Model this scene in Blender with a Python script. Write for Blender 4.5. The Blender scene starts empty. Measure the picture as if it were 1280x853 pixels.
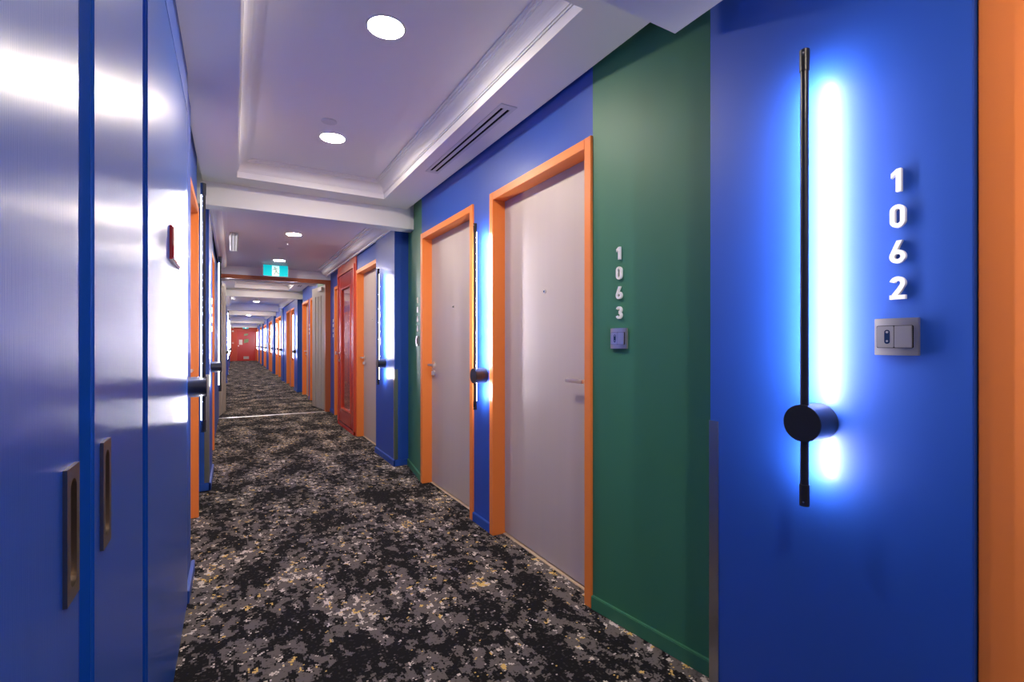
import bpy, bmesh, math, random
from mathutils import Vector, Matrix
random.seed(7)
PI = math.pi
SC = bpy.context.scene
C = SC.collection

# ------------------------------------------------------------------ camera
cam_d = bpy.data.cameras.new('camera'); cam = bpy.data.objects.new('camera', cam_d); C.objects.link(cam)
cam.location = (0, 0, 1.18)
cam.rotation_euler = (PI/2, 0, -math.radians(29.984))
cam_d.sensor_width = 36; cam_d.lens = 604/1280*36; cam_d.shift_y = 2.8/1280
cam_d.clip_start = 0.01; cam_d.clip_end = 100
SC.camera = cam
# ------------------------------------------------------------------ world, exposure
w = bpy.data.worlds.new('world'); SC.world = w; w.use_nodes = True
w.node_tree.nodes['Background'].inputs[0].default_value = (0.5, 0.55, 0.8, 1)
w.node_tree.nodes['Background'].inputs[1].default_value = 0.0
vs = SC.view_settings
vs.view_transform = 'Standard'; vs.look = 'None'; vs.gamma = 1; vs.use_curve_mapping = False
vs.exposure = 0.18
LED_STRENGTH = 160.0
LED_COLOR = (0.96, 0.92, 1.0)
DOWN_STRENGTH = 350.0
DOWN_COLOR = (1.0, 0.87, 0.72)

# ------------------------------------------------------------------ materials
def s2l(c):
    return tuple(((v/255)/12.92 if v/255 <= 0.04045 else ((v/255+0.055)/1.055)**2.4) for v in c)
def mat(name, col, rough=0.5, metal=0.0, spec=0.5, bump=0.0, bscale=200, emit=None, es=0, coat=0, var=0.0, stretch=None):
    m = bpy.data.materials.new(name); m.use_nodes = True
    nt = m.node_tree; b = nt.nodes['Principled BSDF']
    b.inputs['Base Color'].default_value = (*col, 1); b.inputs['Roughness'].default_value = rough
    b.inputs['Metallic'].default_value = metal; b.inputs['Specular IOR Level'].default_value = spec
    b.inputs['Coat Weight'].default_value = coat
    if emit:
        b.inputs['Emission Color'].default_value = (*emit, 1); b.inputs['Emission Strength'].default_value = es
    if bump or var:
        tc = nt.nodes.new('ShaderNodeTexCoord'); mp = nt.nodes.new('ShaderNodeMapping')
        if stretch: mp.inputs['Scale'].default_value = stretch
        nt.links.new(tc.outputs['Object'], mp.inputs[0])
        n = nt.nodes.new('ShaderNodeTexNoise'); n.inputs['Scale'].default_value = bscale; n.inputs['Detail'].default_value = 3
        nt.links.new(mp.outputs[0], n.inputs['Vector'])
        if bump:
            bp = nt.nodes.new('ShaderNodeBump'); bp.inputs['Strength'].default_value = bump; bp.inputs['Distance'].default_value = 0.002
            nt.links.new(n.outputs['Fac'], bp.inputs['Height']); nt.links.new(bp.outputs[0], b.inputs['Normal'])
        if var:
            n2 = nt.nodes.new('ShaderNodeTexNoise'); n2.inputs['Scale'].default_value = 3; n2.inputs['Detail'].default_value = 2
            nt.links.new(mp.outputs[0], n2.inputs['Vector'])
            mx = nt.nodes.new('ShaderNodeMix'); mx.data_type = 'RGBA'
            mx.inputs[6].default_value = (*[v*(1-var) for v in col], 1); mx.inputs[7].default_value = (*[min(1, v*(1+var)) for v in col], 1)
            nt.links.new(n2.outputs['Fac'], mx.inputs[0]); nt.links.new(mx.outputs[2], b.inputs['Base Color'])
    return m
M = {}
M['blue'] = mat('blue_satin_paint', (0.012, 0.073, 0.42), 0.5, spec=0.5, bump=0.06, bscale=260, var=0.04, coat=0.22)
M['blue'].node_tree.nodes['Principled BSDF'].inputs['Coat Roughness'].default_value = 0.24
M['blue_door'] = mat('blue_lacquer', (0.005, 0.078, 0.42), 0.28, spec=0.55, bump=0.14, bscale=500, stretch=(1, 1, 0.02))
M['green'] = mat('green_satin_paint', (0.043, 0.185, 0.103), 0.5, spec=0.4, bump=0.06, bscale=260, var=0.04)
M['orange'] = mat('orange_paint', (0.88, 0.245, 0.050), 0.40, spec=0.45, bump=0.02, bscale=150)
M['leaf'] = mat('greige_door_laminate', (0.50, 0.425, 0.40), 0.45, spec=0.4, bump=0.05, bscale=40, stretch=(4, 4, 0.2), var=0.05)
M['fireleaf'] = mat('warm_grey_door_paint', (0.43, 0.39, 0.36), 0.42, spec=0.4)
M['fireframe'] = mat('terracotta_frame_paint', (0.42, 0.115, 0.045), 0.32, spec=0.5)
M['red'] = mat('red_gloss_paint', (0.52, 0.022, 0.018), 0.2, spec=0.6)
M['redwall'] = mat('coral_red_paint', (0.60, 0.07, 0.035), 0.38, spec=0.4)
M['redpanel'] = mat('red_glass_panel', (0.36, 0.012, 0.012), 0.12, spec=0.8, coat=0.6)
M['white'] = mat('white_ceiling_paint', (0.86, 0.85, 0.88), 0.6, spec=0.3, bump=0.02, bscale=120)
M['digit'] = mat('white_acrylic', (0.86, 0.85, 0.84), 0.35, spec=0.5)
M['steel'] = mat('brushed_steel', (0.56, 0.54, 0.53), 0.3, metal=1, bump=0.05, bscale=300, stretch=(1, 1, 0.05))
M['chrome'] = mat('satin_chrome', (0.86, 0.84, 0.82), 0.3, metal=1)
M['bronze'] = mat('aged_nickel', (0.34, 0.28, 0.23), 0.3, metal=1)
M['black'] = mat('black_anodised', (0.018, 0.018, 0.022), 0.3, spec=0.5)
M['dark'] = mat('dark_void', (0.004, 0.004, 0.006), 0.8, spec=0.1)
M['plate'] = mat('silver_plastic', (0.40, 0.37, 0.36), 0.3, metal=0.7)
M['indicator'] = mat('smoked_indicator', (0.01, 0.02, 0.06), 0.12, spec=0.7)
M['ledge'] = mat('timber_threshold', (0.62, 0.47, 0.33), 0.4)
M['alu'] = mat('aluminium', (0.80, 0.79, 0.80), 0.3, metal=1)
M['vent'] = mat('vent_white', (0.70, 0.70, 0.74), 0.45)
M['led'] = mat('led_diffuser', (0.9, 0.9, 0.9), 0.4, emit=LED_COLOR, es=LED_STRENGTH)
M['down'] = mat('downlight_diffuser', (0.9, 0.9, 0.9), 0.4, emit=DOWN_COLOR, es=DOWN_STRENGTH)
M['exit_green'] = mat('exit_teal_panel', (0.0, 0.10, 0.11), 0.7, spec=0.1, emit=(0.0, 0.42, 0.50), es=1.0)
M['exit_white'] = mat('exit_white_panel', (0.2, 0.3, 0.3), 0.7, spec=0.1, emit=(0.45, 0.75, 0.77), es=1.0)
M['exit_dark'] = mat('exit_figure_green', (0.0, 0.10, 0.10), 0.4)
M['notice'] = mat('white_notice', (0.85, 0.75, 0.75), 0.5)
M['notice_green'] = mat('green_notice', (0.22, 0.34, 0.16), 0.4)
M['grille'] = mat('grey_grille', (0.45, 0.40, 0.38), 0.4, metal=0.5)

def sign_mat():                                   # red plate with pale worn print
    m = mat('red_sign_plate', (0.55, 0.03, 0.06), 0.25); nt = m.node_tree; b = nt.nodes['Principled BSDF']
    tc = nt.nodes.new('ShaderNodeTexCoord'); n = nt.nodes.new('ShaderNodeTexNoise'); n.inputs['Scale'].default_value = 30
    cr = nt.nodes.new('ShaderNodeValToRGB'); cr.color_ramp.elements[0].position = 0.5; cr.color_ramp.elements[1].position = 0.62
    cr.color_ramp.elements[0].color = (0.45, 0.02, 0.03, 1); cr.color_ramp.elements[1].color = (0.62, 0.28, 0.22, 1)
    nt.links.new(tc.outputs['Object'], n.inputs['Vector']); nt.links.new(n.outputs['Fac'], cr.inputs[0]); nt.links.new(cr.outputs[0], b.inputs['Base Color'])
    return m
M['sign'] = sign_mat()

def carpet():
    m = bpy.data.materials.new('abstract_loop_carpet'); m.use_nodes = True
    nt = m.node_tree; L = nt.links.new; b = nt.nodes['Principled BSDF']
    b.inputs['Roughness'].default_value = 0.95; b.inputs['Specular IOR Level'].default_value = 0.08
    def N(t, **k):
        n = nt.nodes.new(t)
        for a, v in k.items(): setattr(n, a, v)
        return n
    tc = N('ShaderNodeTexCoord')
    snap = N('ShaderNodeVectorMath', operation='SNAP'); snap.inputs[1].default_value = (0.0065, 0.0055, 1)
    L(tc.outputs['Object'], snap.inputs[0])
    def noise(scale, detail, off, rough=0.55, sx=1.0):
        mp = N('ShaderNodeMapping'); mp.inputs['Location'].default_value = (off, off*1.7, 0); mp.inputs['Scale'].default_value = (sx, 1, 1)
        L(snap.outputs[0], mp.inputs[0])
        n = N('ShaderNodeTexNoise'); n.inputs['Scale'].default_value = scale; n.inputs['Detail'].default_value = detail
        n.inputs['Roughness'].default_value = rough
        L(mp.outputs[0], n.inputs['Vector']); return n.outputs['Fac']
    def math2(op, a, bb):
        n = N('ShaderNodeMath', operation=op)
        for i, v in enumerate((a, bb)):
            if isinstance(v, (int, float)): n.inputs[i].default_value = v
            else: L(v, n.inputs[i])
        return n.outputs[0]
    def mix(fac, a, bb):
        n = N('ShaderNodeMix', data_type='RGBA'); L(fac, n.inputs[0])
        for i, v in ((6, a), (7, bb)):
            if isinstance(v, tuple): n.inputs[i].default_value = (*v, 1)
            else: L(v, n.inputs[i])
        return n.outputs[2]
    big = noise(2.6, 2, 3.1, 0.5, 1.7)
    med = noise(13, 5, 11.3, 0.70, 1.6)
    fine = noise(21, 4, 27.9, 0.70, 1.5)
    yel = noise(14, 3, 41.7, 0.6)
    grit = noise(75, 2, 5.5)
    g = math2('ADD', math2('MULTIPLY', big, 0.34), math2('MULTIPLY', med, 0.66))
    grey = math2('GREATER_THAN', g, 0.503)
    l = math2('ADD', math2('MULTIPLY', big, 0.30), math2('MULTIPLY', fine, 0.70))
    light = math2('GREATER_THAN', l, 0.578)
    yl = math2('MULTIPLY', light, math2('GREATER_THAN', yel, 0.545))
    c = mix(grey, (0.011, 0.0105, 0.012), (0.120, 0.105, 0.100))
    dk = math2('GREATER_THAN', grit, 0.60)
    c = mix(math2('MULTIPLY', dk, 0.55), c, (0.045, 0.04, 0.041))
    c = mix(light, c, (0.55, 0.48, 0.42))
    c = mix(yl, c, (0.60, 0.40, 0.13))
    L(c, b.inputs['Base Color'])
    wn = N('ShaderNodeTexNoise'); wn.inputs['Scale'].default_value = 300; L(tc.outputs['Object'], wn.inputs['Vector'])
    bp = N('ShaderNodeBump'); bp.inputs['Strength'].default_value = 0.5; bp.inputs['Distance'].default_value = 0.003
    L(wn.outputs['Fac'], bp.inputs['Height']); L(bp.outputs[0], b.inputs['Normal'])
    return m
M['carpet'] = carpet()

# ------------------------------------------------------------------ mesh helpers
def bm_box(bm, x0, x1, y0, y1, z0, z1):
    if x0 > x1: x0, x1 = x1, x0
    if y0 > y1: y0, y1 = y1, y0
    v = [bm.verts.new(p) for p in ((x0,y0,z0),(x1,y0,z0),(x1,y1,z0),(x0,y1,z0),(x0,y0,z1),(x1,y0,z1),(x1,y1,z1),(x0,y1,z1))]
    for f in ((3,2,1,0),(4,5,6,7),(0,1,5,4),(1,2,6,5),(2,3,7,6),(3,0,4,7)): bm.faces.new([v[i] for i in f])
def bm_prism(bm, pts, z0, z1):                    # plan polygon (x,y), extruded in z
    lo = [bm.verts.new((x, y, z0)) for x, y in pts]; hi = [bm.verts.new((x, y, z1)) for x, y in pts]
    n = len(pts); bm.faces.new(lo[::-1]); bm.faces.new(hi)
    for i in range(n): bm.faces.new((lo[i], lo[(i+1) % n], hi[(i+1) % n], hi[i]))
def bm_plate(bm, pts, x0, x1):                    # polygon in (y,z), extruded in x
    lo = [bm.verts.new((x0, y, z)) for y, z in pts]; hi = [bm.verts.new((x1, y, z)) for y, z in pts]
    n = len(pts); bm.faces.new(lo); bm.faces.new(hi[::-1])
    for i in range(n): bm.faces.new((hi[i], hi[(i+1) % n], lo[(i+1) % n], lo[i]))
def bm_run(bm, prof, y0, y1):                     # closed profile in (x,z), extruded along y
    a = [bm.verts.new((x, y0, z)) for x, z in prof]; b = [bm.verts.new((x, y1, z)) for x, z in prof]
    n = len(prof); bm.faces.new(a); bm.faces.new(b[::-1])
    for i in range(n): bm.faces.new((a[i], b[i], b[(i+1) % n], a[(i+1) % n]))
def bm_cyl(bm, p0, p1, r0, r1=None, n=24):
    r1 = r0 if r1 is None else r1
    p0, p1 = Vector(p0), Vector(p1); d = (p1-p0).normalized()
    a = d.orthogonal().normalized(); b = d.cross(a)
    A = [bm.verts.new(p0 + (a*math.cos(2*PI*i/n) + b*math.sin(2*PI*i/n))*r0) for i in range(n)]
    B = [bm.verts.new(p1 + (a*math.cos(2*PI*i/n) + b*math.sin(2*PI*i/n))*r1) for i in range(n)]
    bm.faces.new(A[::-1]); bm.faces.new(B)
    for i in range(n): bm.faces.new((A[i], A[(i+1) % n], B[(i+1) % n], B[i]))
def bm_ribbon(bm, path, wdt, x0, x1, closed=False):   # stroke of even width in (y,z), extruded in x
    n = len(path); P = [Vector(p) for p in path]; out, inn = [], []
    for i in range(n):
        if closed: a, b = P[i-1], P[(i+1) % n]
        else: a, b = P[max(i-1, 0)], P[min(i+1, n-1)]
        t = (b-a).normalized(); nr = Vector((-t.y, t.x))
        out.append(P[i] + nr*wdt/2); inn.append(P[i] - nr*wdt/2)
    V = [[bm.verts.new((x, q.x, q.y)) for q in lst] for x in (x0, x1) for lst in (out, inn)]
    o0, i0, o1, i1 = V
    for k in range(n if closed else n-1):
        j = (k+1) % n
        bm.faces.new((o0[k], o0[j], i0[j], i0[k])); bm.faces.new((o1[j], o1[k], i1[k], i1[j]))
        bm.faces.new((o0[j], o0[k], o1[k], o1[j])); bm.faces.new((i0[k], i0[j], i1[j], i1[k]))
    if not closed:
        bm.faces.new((o0[0], i0[0], i1[0], o1[0])); bm.faces.new((o0[-1], o1[-1], i1[-1], i0[-1]))
def obj(name, bm, m, parent=None, bevel=0, smooth=False, seg=2):
    bmesh.ops.recalc_face_normals(bm, faces=bm.faces[:])
    if bevel:
        es = [e for e in bm.edges if len(e.link_faces) == 2 and e.calc_face_angle(0) > 0.6]
        bmesh.ops.bevel(bm, geom=es, offset=bevel, segments=seg, affect='EDGES', clamp_overlap=True)
    me = bpy.data.meshes.new(name); bm.to_mesh(me); bm.free()
    me.materials.append(M[m])
    if smooth:
        for p in me.polygons: p.use_smooth = True
        me.set_sharp_from_angle(angle=0.7)
    o = bpy.data.objects.new(name, me); C.objects.link(o)
    if parent: o.parent = parent
    return o
def box(name, x0, x1, y0, y1, z0, z1, m, parent=None, bevel=0, seg=2):
    bm = bmesh.new(); bm_box(bm, x0, x1, y0, y1, z0, z1); return obj(name, bm, m, parent, bevel, False, seg)
def cyl(name, p0, p1, r, m, parent=None, r1=None, n=24, bevel=0):
    bm = bmesh.new(); bm_cyl(bm, p0, p1, r, r1, n); return obj(name, bm, m, parent, bevel, True)
def tag(o, label, cat, group=None, kind=None):
    o['label'] = label; o['category'] = cat
    if group: o['group'] = group
    if kind: o['kind'] = kind
    return o
def empty(name, loc=(0, 0, 0), rz=0):
    o = bpy.data.objects.new(name, None); C.objects.link(o); o.location = loc; o.rotation_euler = (0, 0, rz); o.empty_display_size = 0.1
    return o
def copy_tree(o, parent=None):
    c = o.copy(); C.objects.link(c); c.parent = parent
    for ch in o.children: copy_tree(ch, c)
    return c

# ------------------------------------------------------------------ plan of the corridor (x across, y along, metres)
P = 8.1                       # one bay of four rooms repeats every 8.1 m
XC = 0.586                    # centre line
PIL, FACE, WALL, DEEP = 1.34, 1.375, 1.387, 1.475
N0, N1 = 1.037, 4.575         # niche between two pilasters
ZC = 2.40                     # soffit
ZT = 2.53                     # tray
BACK = 1.75
YB, YE = -3.6, 37.0           # behind the camera, end of the corridor
FH = 2.105                    # door frame height
def X(x, side): return x if side > 0 else 2*XC - x

floor = box('floor', -0.7, 1.9, YB-0.2, YE+0.3, -0.1, 0, 'carpet')
tag(floor, 'black, grey and beige abstract patterned corridor carpet', 'carpet', kind='structure')

wall_right = tag(empty('wall_right', (BACK, 0, 0)), 'blue and green painted corridor wall with pilasters, carrying room numbers 1062 and 1063', 'wall', kind='structure')
wall_left = tag(empty('wall_left', (2*XC-BACK, 0, 0)), 'blue painted corridor wall holding the glossy blue cupboard doors', 'wall', kind='structure')
def W(side): return wall_right if side > 0 else wall_left
def local(o, side):            # children are modelled in world space under the wall empties
    o.matrix_parent_inverse = Matrix.Translation(-Vector(W(side).location)); return o
def panel(side, pts, m, z0=0, z1=2.5, name='wall_panel', bevel=0):      # pts: front edge of the wall in plan, near to far
    q = [(X(x, side), y) for x, y in pts]; q += [(X(BACK, side), pts[-1][1]), (X(BACK, side), pts[0][1])]
    bm = bmesh.new(); bm_prism(bm, q, z0, z1); return local(obj(name, bm, m, W(side), bevel), side)
def skirting(side, pts, m, h=0.06, t=0.013):
    (xa, ya), (xb, yb) = pts
    d = Vector((xb-xa, yb-ya)).normalized(); n = Vector((-d.y, d.x))*t     # towards the corridor
    q = [(xa+n.x, ya+n.y), (xb+n.x, yb+n.y), (xb-n.x*0.3, yb-n.y*0.3), (xa-n.x*0.3, ya-n.y*0.3)]
    q = [(X(x, side), y) for x, y in q]
    bm = bmesh.new(); bm_prism(bm, q, 0, h); return local(obj('baseboard', bm, m, W(side), 0.003), side)

# ------------------------------------------------------------------ doors
door_no = [0]
def room_door(side, y0, y1, label, hand, face=FACE, viewer=True, leaf_m='leaf', hw=True, fw=0.046):
    """frame from y0 to y1 in the wall; local +x goes into the wall; hand=+1: lever at the local +y end"""
    door_no[0] += 1
    wd = y1-y0; rz = 0 if side > 0 else PI
    d = tag(empty('door_%d' % door_no[0], (X(face, side), (y0+y1)/2, 0), rz), label, 'door', kind='structure')
    dep = 0.085
    bm = bmesh.new()
    bm_box(bm, 0, 0.16, -wd/2, -wd/2+fw, 0, FH); f = obj('door_jamb', bm, 'orange', d, 0.002)
    bm = bmesh.new()
    bm_box(bm, 0, 0.16, wd/2-fw, wd/2, 0, FH); obj('door_jamb', bm, 'orange', d, 0.002)
    bm = bmesh.new()
    bm_box(bm, 0.0005, 0.16, -wd/2+fw, wd/2-fw, FH-fw, FH-0.0005); obj('door_head', bm, 'orange', d, 0.002)
    lf = box('door_leaf', dep, dep+0.045, -wd/2+fw-0.001, wd/2-fw+0.001, 0.012, FH-fw+0.001, leaf_m, d, 0.0015)
    box('threshold', dep-0.012, 0.14, -wd/2+fw, wd/2-fw, -0.01, 0.005, 'ledge', d, 0.002)
    box('backing', dep+0.047, 0.30, -wd/2, wd/2, 0, FH, 'dark', d)
    if hw:
        ly = hand*(wd/2-fw-0.06)
        bm = bmesh.new(); bm_cyl(bm, (dep, ly, 1.0), (dep-0.009, ly, 1.0), 0.026)
        rose = obj('lever_rose', bm, 'chrome', lf, 0.001, True)
        bm = bmesh.new(); bm_cyl(bm, (dep-0.008, ly, 1.0), (dep-0.052, ly, 1.0), 0.009, n=14)
        bm_box(bm, dep-0.060, dep-0.042, ly+hand*0.010, ly-hand*0.125, 0.991, 1.009)
        obj('lever_handle', bm, 'chrome', lf, 0.004, True)
        bm = bmesh.new(); bm_cyl(bm, (dep, ly, 0.93), (dep-0.008, ly, 0.93), 0.024)
        bm_box(bm, dep-0.026, dep-0.007, ly-0.005, ly+0.005, 0.913, 0.947)
        obj('thumb_turn', bm, 'chrome', lf, 0.001, True)
        if viewer:
            bm = bmesh.new(); bm_cyl(bm, (dep, 0, 1.46), (dep-0.006, 0, 1.46), 0.011)
            dv = obj('door_viewer', bm, 'chrome', lf, 0.0015, True)
            cyl('viewer_lens', (dep-0.0055, 0, 1.46), (dep-0.0066, 0, 1.46), 0.006, 'indicator', dv, n=12)
    # wall over the door
    box_y0, box_y1 = y0, y1
    return d
def over_door(side, y0, y1, m, x=WALL):
    return panel(side, [(x, y0), (x, y1)], m, FH-0.002, 2.5)

# ------------------------------------------------------------------ wall light
def make_wall_light(name='wall_light'):
    """origin at the wall under the lamp at floor height; light stands off to local -x"""
    r = empty(name)
    zb, zt, zd, xb = 0.762, 1.934, 0.975, -0.068
    HA = 57                                          # half angle of the light strip on the wall side of the tube
    bm = bmesh.new(); n = 48; A = []; B = []
    for i in range(n+1):
        t = math.radians(HA + (360-2*HA)*i/n); q = (xb+0.0098*math.cos(t), 0.0098*math.sin(t))
        A.append(bm.verts.new((*q, zb+0.05))); B.append(bm.verts.new((*q, zt-0.05)))
    for i in range(n): bm.faces.new((A[i], A[i+1], B[i+1], B[i]))
    obj('light_bar', bm, 'black', r, 0, True)
    for a, b in ((zb, zb+0.056), (zt-0.056, zt)):
        cap = cyl('end_cap', (xb, 0, a), (xb, 0, b), 0.0118, 'black', r, n=20, bevel=0.001)
        zs = a+0.012 if a == zb else b-0.012
        cyl('screw', (xb-0.0105, -0.003, zs), (xb-0.0125, -0.004, zs), 0.0022, 'chrome', cap, n=10)
    bm = bmesh.new()
    for a, b in ((zb+0.057, zd-0.047), (zd+0.047, zt-0.057)):
        n = 16; A = []; B = []
        for i in range(n+1):
            t = math.radians(-HA + 2*HA*i/n); q = (xb+0.0098*math.cos(t), 0.0098*math.sin(t))
            A.append(bm.verts.new((*q, a))); B.append(bm.verts.new((*q, b)))
        for i in range(n): bm.faces.new((A[i], A[i+1], B[i+1], B[i]))
    me = bpy.data.meshes.new('led_strip'); bm.to_mesh(me); bm.free(); me.materials.append(M['led'])
    for p in me.polygons: p.use_smooth = True
    o = bpy.data.objects.new('led_strip', me); C.objects.link(o); o.parent = r
    o['label'] = 'glowing white strip facing the wall'
    bm = bmesh.new(); bm_cyl(bm, (0.001, 0, zd), (xb-0.014, 0, zd), 0.0475, n=48); obj('mount_disc', bm, 'black', r, 0.001, True)
    return r
light0 = make_wall_light(); lused = [False]
def wall_light(side, y, label, x=PIL, group=None, rz=0):
    o = light0 if not lused[0] else copy_tree(light0); lused[0] = True
    o.location = (X(x, side), y, 0); o.rotation_euler = (0, 0, rz if side > 0 else PI-rz)
    return tag(o, label, 'wall light', group)

# ------------------------------------------------------------------ numerals
def arc(cx, cy, r, a0, a1, n=14, ry=None):
    ry = r if ry is None else ry
    return [(cx + r*math.cos(math.radians(a0+(a1-a0)*i/n)), cy + ry*math.sin(math.radians(a0+(a1-a0)*i/n))) for i in range(n+1)]
HD, TD = 0.053, 0.009
def digit_mesh(ch):
    """front faces local -x; reading direction is local -y (seen from the corridor)"""
    bm = bmesh.new(); w_ = 0.19
    def S(p): return [(-a*HD, (b-0.5)*HD) for a, b in p]
    def rib(p, closed=False, dx=0.0): bm_ribbon(bm, S(p), w_*HD, -TD-dx, 0.0005, closed)
    def poly(p, dx=0.0): bm_plate(bm, S(p), -TD-dx, 0.0005)
    if ch == '0': rib(arc(0, 0.72, 0.19, 0, 180)+arc(0, 0.28, 0.19, 180, 360), True)
    if ch == '1': poly([(0.14, 0), (0.14, 1), (-0.03, 1), (-0.24, 0.83), (-0.24, 0.62), (-0.06, 0.76), (-0.06, 0)])
    if ch == '6':
        rib(arc(0, 0.30, 0.205, 0, 360, 24)[:-1], True)
        poly([(-0.03, 1), (0.18, 1), (-0.05, 0.52), (-0.12, 0.36), (-0.29, 0.38)], 0.0002)
    if ch == '2':
        rib(arc(0, 0.705, 0.20, 168, -30, 16)+[(0.08, 0.44), (-0.13, 0.15)]); poly([(-0.29, 0), (0.29, 0), (0.29, 0.185), (-0.29, 0.185)], 0.0002)
    if ch == '3':
        rib(arc(0, 0.72, 0.185, 165, -90, 14)); rib(arc(0, 0.295, 0.20, 92, -165, 14), dx=0.0002)
    if ch == '4':
        poly([(0.02, 1), (0.22, 1), (-0.06, 0.36), (-0.29, 0.30), (-0.29, 0.24)]); poly([(-0.29, 0.18), (0.30, 0.18), (0.30, 0.36), (-0.29, 0.36)], 0.0002)
        poly([(0.02, 0), (0.20, 0), (0.20, 0.58), (0.02, 0.58)], 0.0004)
    if ch == '5':
        poly([(-0.24, 0.82), (0.24, 0.82), (0.24, 1), (-0.24, 1)]); poly([(-0.24, 0.48), (-0.05, 0.48), (-0.05, 0.9), (-0.24, 0.9)], 0.0002)
        rib(arc(-0.02, 0.315, 0.215, 120, -150, 14), dx=0.0004)
    bmesh.ops.recalc_face_normals(bm, faces=bm.faces[:])
    me = bpy.data.meshes.new('number_digit_'+ch); bm.to_mesh(me); bm.free(); me.materials.append(M['digit']); return me
dig = {}
ORD = ('top', 'second', 'third', 'bottom')
def number(side, x, y, text, where, rz=0, z0=1.558, step=0.0832, say=True):
    for i, ch in enumerate(text):
        if ch not in dig: dig[ch] = digit_mesh(ch)
        o = bpy.data.objects.new('number_digit', dig[ch]); C.objects.link(o)
        o.location = (X(x, side), y, z0-step*i); o.rotation_euler = (0, 0, rz if side > 0 else PI-rz)
        if say: lb = 'white numeral %s, %s of four in room number %s %s' % (ch, ORD[i], text, where)
        else: lb = 'small white numeral, %s of four %s' % (ORD[i], where)
        tag(o, lb, 'numeral', 'numerals '+where)

# ------------------------------------------------------------------ bell plate
def bell_plate(side, x, y, z, label, rz=0):
    r = empty('doorbell_plate', (X(x, side), y, z), rz if side > 0 else PI-rz)
    h = 0.043; n = 10
    bm = bmesh.new()       # gently bowed face plate
    prof = [(-0.0105-0.0035*math.cos(PI*t/n - PI/2), -h + 2*h*t/n) for t in range(n+1)]
    lo = [bm.verts.new((px, py, -h)) for px, py in prof]; hi = [bm.verts.new((px, py, h)) for px, py in prof]
    bl = [bm.verts.new((0, py, -h)) for px, py in prof]; bh = [bm.verts.new((0, py, h)) for px, py in prof]
    for i in range(n):
        bm.faces.new((lo[i], lo[i+1], hi[i+1], hi[i])); bm.faces.new((bl[i], bh[i], bh[i+1], bl[i+1]))
        bm.faces.new((lo[i], bl[i], bl[i+1], lo[i+1])); bm.faces.new((hi[i], hi[i+1], bh[i+1], bh[i]))
    bm.faces.new((lo[0], hi[0], bh[0], bl[0])); bm.faces.new((lo[n], bl[n], bh[n], hi[n]))
    obj('face_plate', bm, 'plate', r, 0.001, True)
    def rr(y0, y1, z0, z1, rad, k=5):
        pts = []
        for cy, cz, a in ((y1-rad, z1-rad, 0), (y0+rad, z1-rad, 90), (y0+rad, z0+rad, 180), (y1-rad, z0+rad, 270)):
            pts += arc(cy, cz, rad, a, a+90, k)
        return pts
    bm = bmesh.new(); bm_plate(bm, rr(-0.0345, 0.0365, -0.026, 0.026, 0.003), -0.0145, -0.008); obj('recess_surround', bm, 'dark', r)
    bm = bmesh.new(); bm_plate(bm, rr(0.002, 0.0355, -0.025, 0.025, 0.003), -0.0156, -0.008); obj('indicator_module', bm, 'plate', r, 0.0004)
    bm = bmesh.new(); bm_plate(bm, rr(-0.0335, 0.0005, -0.025, 0.025, 0.002), -0.0172, -0.008); obj('push_button', bm, 'plate', r, 0.0008)
    bm = bmesh.new(); bm_plate(bm, rr(0.0095, 0.0205, -0.0165, 0.0165, 0.0054), -0.0160, -0.010); ind = obj('indicator_window', bm, 'indicator', r)
    for zz, rad in ((0.011, 0.0028), (-0.010, 0.0024)):
        cyl('indicator_symbol', (-0.0158, 0.015, zz), (-0.0162, 0.015, zz), rad, 'plate', ind, n=12)
    return tag(r, label, 'doorbell')

def corner_guard(side, y, sgn, label, x=PIL):
    """steel angle on the pilaster corner at y; sgn: direction of the pilaster body along y"""
    bm = bmesh.new(); t = 0.002; L_ = 0.032
    q = [(-t, -t*sgn), (-t, L_*sgn), (0.0005, L_*sgn), (0.0005, 0.0005*sgn), (L_, 0.0005*sgn), (L_, -t*sgn)]
    if side < 0: q = [(-a, b) for a, b in q]
    bm_prism(bm, q, 0.062, 0.93)
    o = obj('corner_guard', bm, 'steel', None); o.location = (X(x, side), y, 0)
    return tag(o, label, 'corner guard')

# ------------------------------------------------------------------ walls, niche by niche
SPN = math.atan2(DEEP-FACE, 1.684-N0)            # splay angles
SPF = math.atan2(DEEP-FACE, N1-3.937)
def niche(side, k, doors=True):
    o = k*P
    n0, n1 = N0+o, N1+o
    if not (side < 0 and k == 0):
        panel(side, [(DEEP, n0), (WALL, 1.684+o)], 'green'); skirting(side, [(DEEP, n0), (WALL, 1.684+o)], 'green')
        over_door(side, 1.684+o, 2.665+o, 'blue')
        panel(side, [(WALL, 2.665+o), (WALL, 2.909+o)], 'blue'); skirting(side, [(WALL, 2.665+o), (WALL, 2.909+o)], 'blue')
    over_door(side, 2.909+o, 3.937+o, 'blue')
    panel(side, [(WALL, 3.937+o), (DEEP, n1)], 'green'); skirting(side, [(WALL, 3.937+o), (DEEP, n1)], 'green')
def pilaster(side, y0, y1, ends=(1, 1), gap=None, x=PIL):
    panel(side, [(x, y0), (x, y1)], 'blue', name='pilaster', bevel=0.002)
    skirting(side, [(x, y0-0.013*ends[0]), (x, y1+0.013*ends[1])], 'blue')
    if ends[0]: local(box('baseboard', X(x-0.012, side), X(DEEP, side), y0-0.013, y0+0.002, 0, 0.06, 'blue', W(side), 0.003), side)
    if ends[1]: local(box('baseboard', X(x-0.012, side), X(DEEP, side), y1-0.002, y1+0.013, 0, 0.06, 'blue', W(side), 0.003), side)

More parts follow.
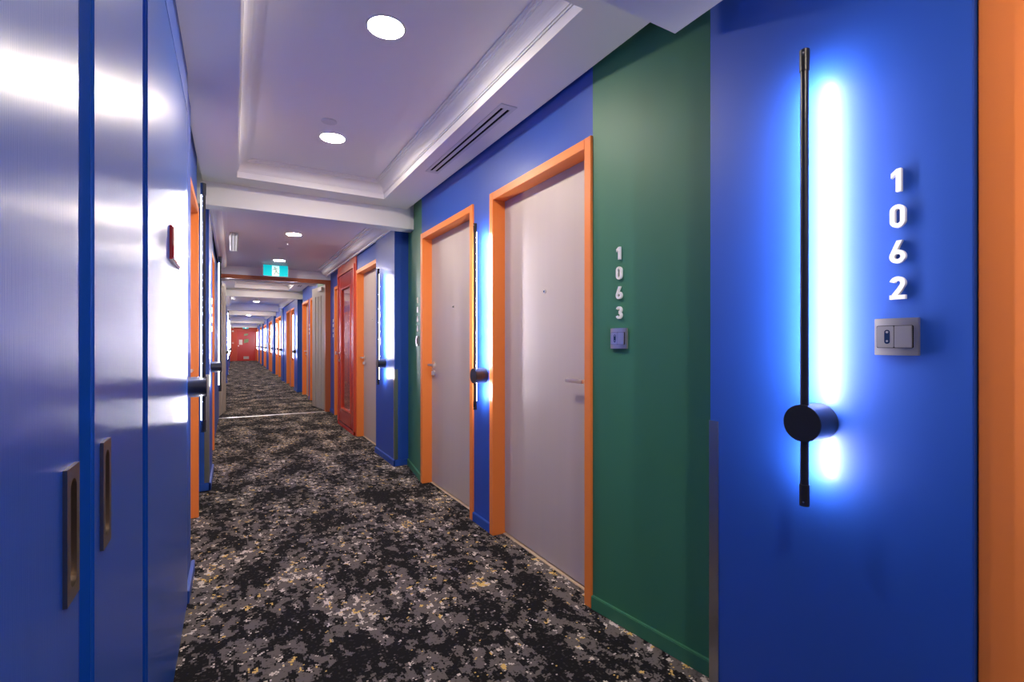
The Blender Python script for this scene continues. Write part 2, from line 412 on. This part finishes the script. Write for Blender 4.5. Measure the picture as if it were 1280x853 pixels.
SIDE = {1: 'on the 1062 side', -1: 'on the cupboard side'}
NTH = ('first', 'second', 'third', 'fourth', 'fifth', 'sixth', 'seventh', 'eighth', 'ninth', 'tenth', 'eleventh', 'twelfth', 'thirteenth', 'fourteenth', 'fifteenth', 'sixteenth')
cnt = {}
def nth(key):
    cnt[key] = cnt.get(key, -1)+1; return NTH[cnt[key]]
def far_light(side, y, x=PIL):
    wall_light(side, y, '%s lit bar wall light past the fire doors %s' % (nth(('l', side)), SIDE[side]), x, 'bar lights past the fire doors '+SIDE[side])
def far_door(side, y0, y1, hand, face=FACE):
    d = room_door(side, y0, y1, '%s orange framed room door past the fire doors %s' % (nth(('d', side)), SIDE[side]), hand, face); d['group'] = 'room doors past the fire doors '+SIDE[side]

DW = PIL+0.012                                     # door plane inside the flat bays
for side in (1, -1):
    for k in range(0, 5): niche(side, k)
    for k in range(0, 4):                          # flat bay after niche k
        o = k*P
        a0, a1 = N1+o, N1+0.70+o
        pilaster(side, a0, a1, (1, 0))
        panel(side, [(DW+0.01, a1), (DW+0.01, a1+1.03)], 'blue', FH-0.002, 2.5)
        if k == 0 and side > 0:
            panel(side, [(1.345, 6.30), (1.345, 6.335)], 'redwall'); panel(side, [(1.345, 7.47), (1.345, 7.50)], 'redwall')
            panel(side, [(1.345, 6.335), (1.345, 7.47)], 'redwall', 2.20, 2.5)
            panel(side, [(1.455, 7.50), (1.455, 7.515)], 'blue'); over_door(side, 7.515, 8.36, 'blue', 1.455)
            panel(side, [(1.455, 8.36), (1.455, 8.80)], 'blue'); skirting(side, [(1.455, 8.36), (1.455, 8.80)], 'blue')
            panel(side, [(1.455, 8.80), (1.455, N0+P)], 'blue')
        elif k == 0:
            panel(side, [(1.37, a1+1.03), (1.37, N0+P)], 'blue')
        else:
            panel(side, [(DW+0.012, a1+1.03), (DW+0.012, a1+1.26)], 'blue')
            panel(side, [(DW+0.012, a1+1.26), (DW+0.012, a1+2.22)], 'blue', FH-0.002, 2.5)
            panel(side, [(DW+0.012, a1+2.22), (DW+0.012, N0+P+o-0.66)], 'blue')
            pilaster(side, N0+P+o-0.66, N0+P+o, (0, 1))
# near end, beside and behind the camera
pilaster(1, 0.392, N0, (0, 1))
panel(1, [(DW+0.01, -0.64), (DW+0.01, 0.392)], 'blue', FH-0.002, 2.5)
panel(1, [(DW+0.01, YB), (DW+0.01, -0.64)], 'blue')
wall_end = tag(empty('wall_end', (XC, YE, 0)), 'coral red end wall with a red exit door', 'wall', kind='structure')
box('wall_panel', -1.2, 1.2, 0, 0.15, 0, 2.5, 'redwall', wall_end)
wall_back = box('wall_back', -0.7, 1.9, YB-0.15, YB, 0, 2.5, 'blue')
tag(wall_back, 'plain blue wall closing the corridor behind the viewer', 'wall', kind='structure')

# left wall beside the camera: cupboard doors
LX = -0.178
def lpanel(y0, y1, z0=0, z1=2.5, x=LX, m='blue'):
    bm = bmesh.new(); bm_box(bm, 2*XC-BACK, x, y0, y1, z0, z1); return local(obj('wall_panel', bm, m, wall_left, 0), -1)
lpanel(YB, 0.26); lpanel(0.26, 1.437, 2.22); lpanel(0.26, 1.437, 0, 2.22, LX-0.06)
lpanel(1.437, 2.62, 2.223); lpanel(1.437, 2.62, 0, 2.223, LX-0.06)
lpanel(2.62, 2.985, x=LX-0.012)
local(box('baseboard', LX-0.01, LX+0.006, 2.622, 2.99, 0, 0.06, 'blue', wall_left, 0.003), -1)
def cupboard_door(y0, y1, label, hy=None, x=LX, cat='door', th=0.03):
    door_no[0] += 1
    r = tag(empty('door_%d' % door_no[0], (x, (y0+y1)/2, 0)), label, cat, kind='structure')
    hw = (y1-y0)/2
    leaf = box('door_leaf', -th, 0, -hw, hw, 0.012, 2.217, 'blue_door', r, 0.004, 3)
    if hy is not None:
        q = hy-(y0+y1)/2; zc = 0.945
        hw2, hh, rad, k = 0.0265, 0.0825, 0.013, 8
        inner = arc(0, hh-0.028, rad, 0, 180, k)+arc(0, -hh+0.028, rad, 180, 360, k)
        # pocket cut into the leaf
        bm = bmesh.new(); bm_plate(bm, [(q+a*1.02, zc+b*1.01) for a, b in inner], -0.022, 0.02); cut = obj('cutter', bm, 'bronze')
        cut.location = r.location
        bo = leaf.modifiers.new('pocket', 'BOOLEAN'); bo.object = cut; bo.operation = 'DIFFERENCE'; bo.solver = 'EXACT'
        bpy.context.view_layer.update()
        me = bpy.data.meshes.new_from_object(leaf.evaluated_get(bpy.context.evaluated_depsgraph_get()))
        leaf.modifiers.clear(); leaf.data = me; bpy.data.objects.remove(cut)
        bm = bmesh.new()                                    # plate with an oblong opening and a shallow cup behind it
        outer = []
        for (a, b) in inner:
            s_ = min(hw2/abs(a) if abs(a) > 1e-6 else 1e9, hh/abs(b) if abs(b) > 1e-6 else 1e9); outer.append((a*s_, b*s_))
        for cy_ in (-1, 1):
            for cz_ in (-1, 1):
                c_ = (cy_*hw2, cz_*hh); best = min(range(len(outer)), key=lambda t: (outer[t][0]-c_[0])**2+(outer[t][1]-c_[1])**2); outer[best] = c_
        n = len(inner)
        def ring(xx, lst, sc=1.0): return [bm.verts.new((xx, q+a*sc, zc+b*(1-(1-sc)*0.3))) for a, b in lst]
        rings = [ring(0.0, outer), ring(0.0045, outer), ring(0.0045, inner), ring(-0.010, inner), ring(-0.018, inner, 0.8), ring(-0.020, inner, 0.5)]
        for A, B in zip(rings[:-1], rings[1:]):
            for t in range(n): bm.faces.new((A[t], A[(t+1) % n], B[(t+1) % n], B[t]))
        bm.faces.new(rings[-1][::-1])
        pl = obj('flush_pull', bm, 'bronze', r, 0, True)
        pl['label'] = 'aged nickel recessed pull'
    return r
cupboard_door(0.265, 0.838, 'glossy blue cupboard door whose nickel recessed pull sits by the wide gap', 0.792, x=LX+0.002)
cupboard_door(0.915, 1.356, 'narrower glossy blue cupboard door between the wide gap and the red-sign door', 0.978, x=LX+0.002)
local(box('jamb_strip', LX-0.07, LX-0.014, 0.825, 0.93, 0, 2.22, 'blue', wall_left), -1)
local(box('jamb_strip', LX-0.07, LX-0.016, 1.34, 1.45, 0, 2.22, 'blue', wall_left), -1)
cupboard_door(1.442, 2.612, 'wide glossy blue service door with a small red sign and no pull', None, x=LX)
sg = empty('wall_sign', (LX, 2.03, 1.507)); tag(sg, 'small red rectangular sign plate on the glossy blue service door', 'sign')
box('sign_backing', 0, 0.008, -0.13, 0.13, -0.055, 0.055, 'red', sg, 0.001)
box('sign_face', 0.008, 0.012, -0.126, 0.126, -0.051, 0.051, 'sign', sg, 0.0008)

# ------------------------------------------------------------------ doors, lights and numbers near the camera
room_door(1, -0.635, 0.389, 'room door with broad orange frame beside room number 1062', -1, DW, fw=0.10)
room_door(1, 1.684, 2.665, 'greige room door in orange frame beside the green wall with number 1063', -1)
room_door(1, 2.909, 3.937, 'greige room door in orange frame between the bar light and the far green strip', 1)
room_door(-1, 2.990, 3.937, 'orange framed room door just past the blue service door with the red sign', -1)
room_door(1, N1+0.70, N1+1.73, 'greige room door in orange frame between the red service door and a blue pilaster', 1, DW)
room_door(1, 7.52, 8.355, 'recessed orange framed door between the red service door and the fire door frame', 1, 1.44)
room_door(-1, N1+0.70, N1+1.73, 'orange framed room door past the blue pilaster opposite the red service door', 1, DW)

wall_light(1, 0.700, 'tall black bar light glowing beside white room number 1062')
wall_light(1, 2.750, 'tall black bar light glowing in the narrow blue gap between two orange door frames', WALL)
wall_light(1, N1+0.335, 'black bar light on the blue pilaster with the bright steel corner strip, opposite its twin')
wall_light(-1, 2.70, 'black bar light just past the glossy blue service door with the red sign', X(LX-0.012, -1))
wall_light(-1, N1+0.335, 'black bar light on the blue pilaster past the first door of the cupboard wall')

number(1, PIL, 0.523, '1062', 'on blue wall')
bell_plate(1, PIL, 0.5255, 1.195, 'square silver doorbell plate on the blue wall under room number 1062')
def on_splay(y, k=0): return DEEP+(WALL-DEEP)*(y-N0)/(1.684-N0)
def on_far(y): return WALL+(DEEP-WALL)*(y-3.937)/(N1-3.937)
aN = math.atan2(DEEP-WALL, 1.684-N0); aF = -math.atan2(DEEP-WALL, N1-3.937)
YN = 1.532
number(1, on_splay(YN), YN, '1063', 'on green wall', aN)
bell_plate(1, on_splay(YN), YN, 1.200, 'square silver doorbell plate on the green wall under room number 1063', aN)
number(1, on_far(4.10), 4.10, '1064', 'on the far green strip beside an orange frame', aF, say=False)
bell_plate(1, on_far(4.10), 4.10, 1.200, 'small silver doorbell plate on the far green strip beside an orange frame', aF)
number(1, PIL, N1+0.545, '1065', 'between the bar light and the red service door', say=False)
bell_plate(1, PIL, N1+0.545, 1.200, 'small silver doorbell plate on the blue pilaster near the red service door')
number(1, 1.455, 8.50, '1066', 'on the blue strip by the fire door frame', say=False)
number(1, WALL, 2.787+P, '1067', 'on the blue strip behind the folded fire door leaf', say=False)
number(-1, PIL, N1+0.52, '1042', 'on the pilaster of the cupboard wall', say=False)

corner_guard(1, N0, -1, 'tall thin steel corner strip on the pilaster with room number 1062')
corner_guard(1, N1, 1, 'steel corner strip on the blue pilaster past the far green strip')
corner_guard(-1, N1, 1, 'steel corner strip on the blue pilaster of the cupboard wall')

# far repeats
for side in (1, -1):
    for k in range(1, 5):
        o = k*P
        far_door(side, 1.684+o, 2.665+o, -1); far_door(side, 2.909+o, 3.937+o, 1)
        if not (side > 0 and k == 1): far_light(side, 2.787+o, WALL)
        if k < 4:
            far_light(side, N1+0.335+o); far_light(side, N0-0.337+o+P)
            far_door(side, N1+0.70+o, N1+1.73+o, 1, DW); far_door(side, N1+0.70+1.26+o, N1+0.70+2.22+o, -1, DW)

# ------------------------------------------------------------------ red service door in the flat bay
door_no[0] += 1
rd = tag(empty('door_%d' % door_no[0], (1.345, 6.9025, 0)), 'tall glossy red service door with knob beside an orange frame', 'door', kind='structure')
def rframe(bm, y0, y1, z0, z1, t, x0, x1):
    bm_box(bm, x0, x1, y0, y0+t, z0, z1); bm_box(bm, x0, x1, y1-t, y1, z0, z1)
    bm_box(bm, x0, x1, y0+t, y1-t, z1-t, z1); bm_box(bm, x0, x1, y0+t, y1-t, z0, z0+t)
bm = bmesh.new(); rframe(bm, -0.567, 0.567, 0.0, 2.20, 0.05, -0.014, 0.08); obj('door_frame', bm, 'redwall', rd, 0.002)
lf = box('door_leaf', 0.012, 0.05, -0.517, 0.517, 0.05, 2.15, 'redpanel', rd, 0.001)
bm = bmesh.new(); rframe(bm, -0.512, 0.512, 0.055, 2.145, 0.19, -0.004, 0.014); obj('leaf_border', bm, 'red', lf, 0.004)
bm = bmesh.new(); rframe(bm, -0.325, 0.325, 0.242, 1.958, 0.022, -0.010, 0.012); obj('panel_moulding', bm, 'redwall', lf, 0.004)
bm = bmesh.new(); bm_cyl(bm, (-0.004, 0.45, 1.04), (-0.03, 0.45, 1.04), 0.010, n=14); bm_cyl(bm, (-0.028, 0.45, 1.04), (-0.06, 0.45, 1.04), 0.019, 0.027, n=20)
obj('door_knob', bm, 'chrome', lf, 0.002, True)
cyl('lock_cylinder', (-0.003, 0.45, 0.93), (-0.012, 0.45, 0.93), 0.019, 'bronze', lf, n=18, bevel=0.001)
box('plinth', -0.016, 0.02, -0.567, 0.567, 0, 0.05, 'red', rd, 0.002)

# ------------------------------------------------------------------ fire door set across the corridor
FY = 8.84
ff = tag(empty('trim_1', (XC, FY, 0)), 'terracotta painted frame of the cross-corridor fire doors with grey header', 'door frame', kind='structure')
hx = 0.80
box('jamb', hx-0.012, hx+0.11, -0.06, 0.06, 0, 2.21, 'fireframe', ff, 0.003); box('jamb', -hx-0.11, -hx+0.012, -0.06, 0.06, 0, 2.21, 'fireframe', ff, 0.003)
box('head', -hx-0.11, hx+0.11, -0.062, 0.062, 2.205, 2.265, 'fireframe', ff, 0.003)
box('header_panel', -hx-0.11, hx+0.11, -0.055, 0.055, 2.263, 2.402, 'white', ff)
box('threshold_strip', -hx+0.012, hx-0.012, -0.03, 0.03, -0.01, 0.004, 'alu', ff, 0.001)
def fire_leaf(side, label):
    hxw = XC+side*0.792
    a = math.radians(7.0)*side
    door_no[0] += 1
    r = empty('door_%d' % door_no[0], (hxw, FY+0.065, 0), a)
    tag(r, label, 'door', kind='structure'); s = -side
    wd, H, t = 0.80, 2.19, 0.022
    x0, x1 = 0.0, 0.045
    fx0, fx1 = sorted((side*0.0, side*0.045))
    box('leaf_core', *sorted((side*0.012, side*0.045)), 0, wd, 0.012, H, 'fireleaf', r, 0.002)
    for y0, y1 in ((0, 0.20), (0.235, 0.375), (0.41, 0.55), (0.585, wd)):
        box('stile', *sorted((0, side*0.013)), y0, y1, 0.012, 2.02, 'fireleaf', r, 0.002)
    box('top_rail', *sorted((0, side*0.013)), 0, wd, 2.02, H, 'fireleaf', r, 0.002)
    for z in (0.25, 1.1, 1.95):
        cyl('hinge', (side*0.005-s*0.0, -0.006, z-0.05), (side*0.005, -0.006, z+0.05), 0.008, 'steel', r, n=12)
    box('closer_body', *sorted((0.0, -side*0.045)), 0.06, 0.28, 2.10, 2.16, 'steel', r, 0.004)
    return r
fire_leaf(1, 'warm grey grooved fire door leaf folded back past the red service door')
fire_leaf(-1, 'warm grey grooved fire door leaf folded back on the cupboard side')

# exit sign, hung from the ceiling before the fire doors
ES = 8.30
ex = tag(empty('exit_sign', (0.5695, ES, 2.30)), 'lit teal exit sign with running figure hanging before the fire doors', 'exit sign')
box('housing', -0.175, 0.175, 0.0, 0.035, -0.085, 0.090, 'vent', ex, 0.003)
pnl = box('sign_panel', -0.171, 0.171, -0.004, 0.002, -0.081, 0.086, 'exit_green', ex)
box('white_square', -0.052, 0.050, -0.0055, -0.002, -0.081, 0.078, 'exit_white', ex)
bm = bmesh.new()
def strokes(bm, lst, y0, y1):
    for pth, wd in lst:
        tb = bmesh.new(); bm_ribbon(tb, pth, wd, 0, y1-y0)
        me = bpy.data.meshes.new('t'); tb.to_mesh(me); tb.free()
        k = len(bm.verts); bm.from_mesh(me); bm.verts.ensure_lookup_table()
        for v in bm.verts[k:]: v.co = Vector((v.co.y, y0+v.co.x, v.co.z))
        bpy.data.meshes.remove(me)
strokes(bm, [([(-0.008, 0.036), (0.010, -0.008)], 0.028),                      # trunk
             ([(-0.006, 0.034), (-0.030, 0.020), (-0.044, 0.014)], 0.013),     # rear arm
             ([(-0.002, 0.034), (0.022, 0.034), (0.036, 0.020)], 0.013),       # front arm
             ([(0.008, -0.006), (-0.010, -0.032), (-0.022, -0.066)], 0.017),   # rear leg
             ([(0.010, -0.008), (0.026, -0.034), (0.048, -0.042)], 0.017)], -0.0068, -0.005)
bm_cyl(bm, (-0.014, -0.005, 0.056), (-0.014, -0.0068, 0.058), 0.015, n=16)
obj('running_figure', bm, 'exit_dark', ex)
for dx in (-0.08, 0.08): cyl('hanger', (dx, 0.017, 0.088), (dx, 0.017, 0.1005), 0.006, 'steel', ex, n=10)

# ------------------------------------------------------------------ ceiling
ceil = tag(empty('ceiling', (XC, 0, ZC)), 'white corridor ceiling with moulded tray recesses, beams and crown mouldings', 'ceiling', kind='structure')
def cc(o): o.matrix_parent_inverse = Matrix.Translation(-Vector(ceil.location)); return o
def cbox(name, x0, x1, y0, y1, z0, z1, m='white', bevel=0): return cc(box(name, x0, x1, y0, y1, z0, z1, m, ceil, bevel))
SX0, SX1 = 2*XC-1.372, 1.372
TX0, TX1 = 0.022, 1.107
TY0, TY1 = 1.394, 4.085
def tray_bay(o):
    y0, y1 = N0+o-0.05, N1+o-0.28
    a0, a1 = TY0+o, TY1+o
    cbox('soffit', SX0, TX0, y0, y1, ZC, 2.46); cbox('soffit', TX1, SX1, y0, y1, ZC, 2.46)
    cbox('soffit', TX0, TX1, y0, a0, ZC, 2.46); cbox('soffit', TX0, TX1, a1, y1, ZC, 2.46)
    for sx0, sx1 in ((-0.7, SX0), (SX1, 1.9)): cbox('soffit_return', sx0, sx1, y0, N1+o+0.1, 2.452, 2.56)
    cbox('soffit_return', -0.7, TX0, y0, N1+o+0.1, 2.46, 2.56); cbox('soffit_return', TX1, 1.9, y0, N1+o+0.1, 2.46, 2.56)
    cbox('tray_panel', TX0-0.03, TX1+0.03, a0-0.03, a1+0.03, ZT, 2.6)
    prof = [(-0.01, ZC+0.0005), (0.003, ZC+0.0005), (0.003, 2.447), (0.009, 2.447), (0.009, 2.456), (0.014, 2.456), (0.014, 2.462)]
    prof += [(0.014+0.044*(1-math.cos(t*PI/12)), 2.462+0.044*math.sin(t*PI/12)) for t in range(1, 7)]
    prof += [(0.066, 2.506), (0.066, 2.513), (0.076, 2.513), (0.076, 2.521), (0.088, 2.521), (0.088, ZT+0.001), (-0.01, ZT+0.001)]
    bm = bmesh.new(); rings = []
    for d, z in prof:
        rings.append([bm.verts.new(p) for p in ((TX0+d, a0+d, z), (TX1-d, a0+d, z), (TX1-d, a1-d, z), (TX0+d, a1-d, z))])
    n = len(prof)
    for i in range(n):
        A, B = rings[i], rings[(i+1) % n]
        for j in range(4): bm.faces.new((A[j], A[(j+1) % 4], B[(j+1) % 4], B[j]))
    cc(obj('tray_moulding', bm, 'white', ceil))
    cbox('beam', 2*XC-BACK, BACK, y1-0.002, y1+0.15, 2.225, 2.56, bevel=0.002)          # beam by the far pilaster
def near_beam(o): cbox('beam', -0.7, 1.262, N0+o-0.14, N0+o+0.075, 2.20, 2.5, bevel=0.002)
def flat_bay(y0, y1):
    cbox('flat_panel', -0.7, 1.9, y0, y1, ZC, 2.56)
    for side in (1, -1):
        pr = [(1.345, 2.285), (1.325, 2.285), (1.325, 2.300), (1.312, 2.300)]
        pr += [(1.312-0.055*math.sin(t*PI/12), 2.300+0.06*(1-math.cos(t*PI/12))) for t in range(1, 7)]
        pr += [(1.250, 2.360), (1.250, 2.372), (1.225, 2.372), (1.225, 2.384), (1.205, 2.384), (1.205, 2.401), (1.345, 2.401)]
        bm = bmesh.new(); bm_run(bm, [(X(x, side), z) for x, z in pr], y0, y1 - (0.35 if y1 > 8.7 and y1 < 9 else 0)); cc(obj('crown_moulding', bm, 'white', ceil))
for k in range(0, 5):
    tray_bay(k*P)
    near_beam(k*P)
flat_bay(YB, N0-0.10)
flat_bay(N1-0.135, 8.79); cbox('flat_panel', -0.7, 1.9, 8.79, N0+P-0.05, ZC, 2.56)
for k in range(1, 4): flat_bay(N1+k*P-0.135, N0+(k+1)*P-0.05)
cbox('flat_panel', -0.7, 1.9, N1+4*P-0.2, YE+0.1, ZC, 2.56)
cbox('top_slab', -0.8, 2.0, YB-0.2, YE+0.3, 2.56, 2.7)

def make_downlight():
    r = empty('downlight')
    n = 40; bm = bmesh.new()
    for ra, rb, za, zb in ((0.084, 0.076, 0.0, -0.005), (0.076, 0.072, -0.005, -0.002)):
        A = [bm.verts.new((ra*math.cos(2*PI*i/n), ra*math.sin(2*PI*i/n), za)) for i in range(n)]
        B = [bm.verts.new((rb*math.cos(2*PI*i/n), rb*math.sin(2*PI*i/n), zb)) for i in range(n)]
        for i in range(n): bm.faces.new((A[i], A[(i+1) % n], B[(i+1) % n], B[i]))
    obj('trim_ring', bm, 'vent', r)
    cyl('diffuser', (0, 0, 0.001), (0, 0, -0.0045), 0.0735, 'down', r, r1=0.072, n=n)
    return r
dl0 = make_downlight(); dused = [False]
def downlight(y, z, label, x=XC, group=None):
    o = dl0 if not dused[0] else copy_tree(dl0); dused[0] = True
    o.location = (x, y, z); tag(o, label, 'downlight', group)
downlight(2.055, ZT, 'round ceiling downlight in the moulded tray, larger of the two, clear of the detector', 0.565)
downlight(3.335, ZT, 'round ceiling downlight in the moulded tray next to the small round detector', 0.565)
downlight(5.90, ZC, 'round downlight in the flat ceiling before the sprinkler')
downlight(7.86, ZC, 'round downlight in the flat ceiling just above the exit sign')
for k in range(1, 5):
    for y, z, x in ((2.055, ZT, 0.565), (3.335, ZT, 0.565)) + (((5.90, ZC, XC), (7.86, ZC, XC)) if k < 4 else ()):
        downlight(y+k*P, z, '%s round ceiling downlight past the fire doors' % nth('dl'), x, 'downlights past the fire doors')
downlight(-2.2, ZC, 'round downlight in the ceiling behind the viewer, further back'); downlight(-0.24, ZC, 'round downlight in the ceiling directly behind the viewer')

def slot_vent(y0, y1, x0, x1, label, z=ZC):
    r = tag(empty('air_vent', ((x0+x1)/2, (y0+y1)/2, z)), label, 'air vent')
    hw, hl = (x1-x0)/2, (y1-y0)/2
    bm = bmesh.new(); f = 0.02
    bm_box(bm, -hw, -hw+f, -hl, hl, -0.005, 0.001); bm_box(bm, hw-f, hw, -hl, hl, -0.005, 0.001)
    bm_box(bm, -hw+f, hw-f, -hl, -hl+0.04, -0.005, 0.001); bm_box(bm, -hw+f, hw-f, hl-0.04, hl, -0.005, 0.001)
    obj('vent_frame', bm, 'vent', r, 0.0008)
    box('vent_slat', -0.011, 0.011, -hl+0.04, hl-0.04, -0.0045, 0.001, 'vent', r, 0.0008)
    box('vent_slot', -hw+f, hw-f, -hl+0.04, hl-0.04, -0.0012, 0.0008, 'dark', r)
    return r
slot_vent(2.15, 3.27, 1.178, 1.272, 'long two-slot air vent in the white soffit above the orange doors')
slot_vent(2.15+P, 3.27+P, 1.178, 1.272, 'two-slot air vent in the soffit just beyond the fire doors')
def grille_vent(y0, y1, x0, x1, z, label, group=None):
    r = tag(empty('air_grille', ((x0+x1)/2, (y0+y1)/2, z)), label, 'air vent', group)
    hw, hl = (x1-x0)/2, (y1-y0)/2
    box('grille_frame', -hw, hw, -hl, hl, -0.006, 0.001, 'grille', r, 0.001)
    for i in range(3):
        xx = -hw*0.62 + i*hw*0.62
        box('vent_slat', xx-0.008, xx+0.008, -hl+0.03, hl-0.03, -0.022, -0.005, 'alu', r, 0.001)
    return r
grille_vent(6.15, 7.30, -0.050, 0.050, ZC, 'bright metal slatted air grille in the flat ceiling along the cupboard side')
grille_vent(6.15+P, 7.30+P, -0.050, 0.050, ZC, 'metal slatted air grille in the flat ceiling beyond the fire doors')

def sprinkler(x, y, z, label):
    r = tag(empty('sprinkler', (x, y, z)), label, 'sprinkler')
    cyl('escutcheon', (0, 0, 0.001), (0, 0, -0.006), 0.032, 'chrome', r, r1=0.022, n=20)
    cyl('stem', (0, 0, -0.005), (0, 0, -0.03), 0.007, 'chrome', r, n=12)
    cyl('deflector', (0, 0, -0.03), (0, 0, -0.033), 0.016, 'chrome', r, n=16)
def detector(x, y, z, label, rad=0.05):
    r = tag(empty('smoke_detector', (x, y, z)), label, 'detector')
    cyl('base', (0, 0, 0.001), (0, 0, -0.012), rad, 'vent', r, n=28, bevel=0.002)
    cyl('sensor_cap', (0, 0, -0.011), (0, 0, -0.024), rad*0.72, 'vent', r, r1=rad*0.5, n=24, bevel=0.002)
def cover(x, y, z, label):
    r = tag(empty('cover_plate', (x, y, z)), label, 'cover plate')
    cyl('rim', (0, 0, 0.001), (0, 0, -0.003), 0.046, 'vent', r, n=28); cyl('plate_face', (0, 0, -0.0025), (0, 0, -0.005), 0.040, 'vent', r, n=28)
cover(0.505, 3.10, ZT, 'flat white round cover plate beside the tray downlight')
sprinkler(0.568, 6.40, ZC, 'chrome ceiling sprinkler between the two flat ceiling downlights')
detector(0.545, 6.85, ZC, 'white round smoke detector between the two flat ceiling downlights')
sprinkler(0.568, 6.40+P, ZC, 'chrome ceiling sprinkler beyond the fire doors'); detector(0.545, 6.85+P, ZC, 'white round smoke detector beyond the fire doors')

# ------------------------------------------------------------------ end wall
door_no[0] += 1
ed = tag(empty('door_%d' % door_no[0], (0.755, YE, 0)), 'bright red exit door with pale notices at the far end', 'door', kind='structure')
bm = bmesh.new(); bm_box(bm, -0.60, -0.53, -0.03, 0.02, 0, 2.10); bm_box(bm, 0.53, 0.60, -0.03, 0.02, 0, 2.10); bm_box(bm, -0.53, 0.53, -0.03, 0.02, 2.03, 2.10)
obj('door_frame', bm, 'redwall', ed, 0.003)
box('door_leaf', -0.53, 0.53, -0.015, 0.01, 0.01, 2.03, 'red', ed)
box('kick_grille', -0.16, 0.16, -0.02, -0.014, 0.12, 0.30, 'grille', ed)
box('door_notice', -0.42, -0.22, -0.018, -0.014, 1.08, 1.42, 'notice', ed)
bm = bmesh.new()
for a, b, c_, d_ in ((-0.14, 0.10, 1.66, 1.80), (-0.14, 0.12, 1.18, 1.44)):
    v = [bm.verts.new((x, -0.019, z)) for x, z in ((a, c_), (b, c_+0.06), (b+0.02, d_+0.04), (a+0.02, d_))]; bm.faces.new(v)
    v2 = [bm.verts.new((q.co.x, -0.014, q.co.z)) for q in v]
    for i in range(4): bm.faces.new((v[i], v[(i+1) % 4], v2[(i+1) % 4], v2[i]))
obj('door_panel_print', bm, 'notice_green', ed)
cyl('door_knob', (-0.45, -0.014, 1.0), (-0.45, -0.07, 1.0), 0.028, 'chrome', ed, n=14)
e2 = tag(empty('exit_sign', (0.72, YE-0.30, 2.22)), 'small lit teal exit sign above the red door at the far end', 'exit sign')
box('housing', -0.17, 0.17, 0.0, 0.03, -0.075, 0.085, 'vent', e2); box('sign_panel', -0.168, 0.168, -0.003, 0.001, -0.073, 0.083, 'exit_green', e2)
box('white_square', -0.05, 0.05, -0.0045, -0.002, -0.073, 0.075, 'exit_white', e2)
for dx in (-0.08, 0.08): cyl('hanger', (dx, 0.015, 0.084), (dx, 0.015, 0.181), 0.006, 'steel', e2, n=8)
for z, lb in ((2.22, 'upper pale round alarm sounder on the red end wall'), (1.98, 'lower pale round alarm sounder on the red end wall')):
    a = tag(empty('alarm_sounder', (-0.02, YE, z)), lb, 'alarm')
    cyl('sounder_base', (0, 0.001, 0), (0, -0.03, 0), 0.06, 'notice', a, n=20); cyl('sounder_dome', (0, -0.029, 0), (0, -0.06, 0), 0.045, 'notice', a, r1=0.025, n=20)
a = tag(empty('call_point', (-0.02, YE, 1.20)), 'small pale call point on the red end wall beside the exit door', 'call point')
box('call_box', -0.045, 0.045, -0.03, 0.001, -0.045, 0.045, 'notice', a, 0.004); box('call_glass', -0.025, 0.025, -0.033, -0.028, -0.025, 0.025, 'red', a)
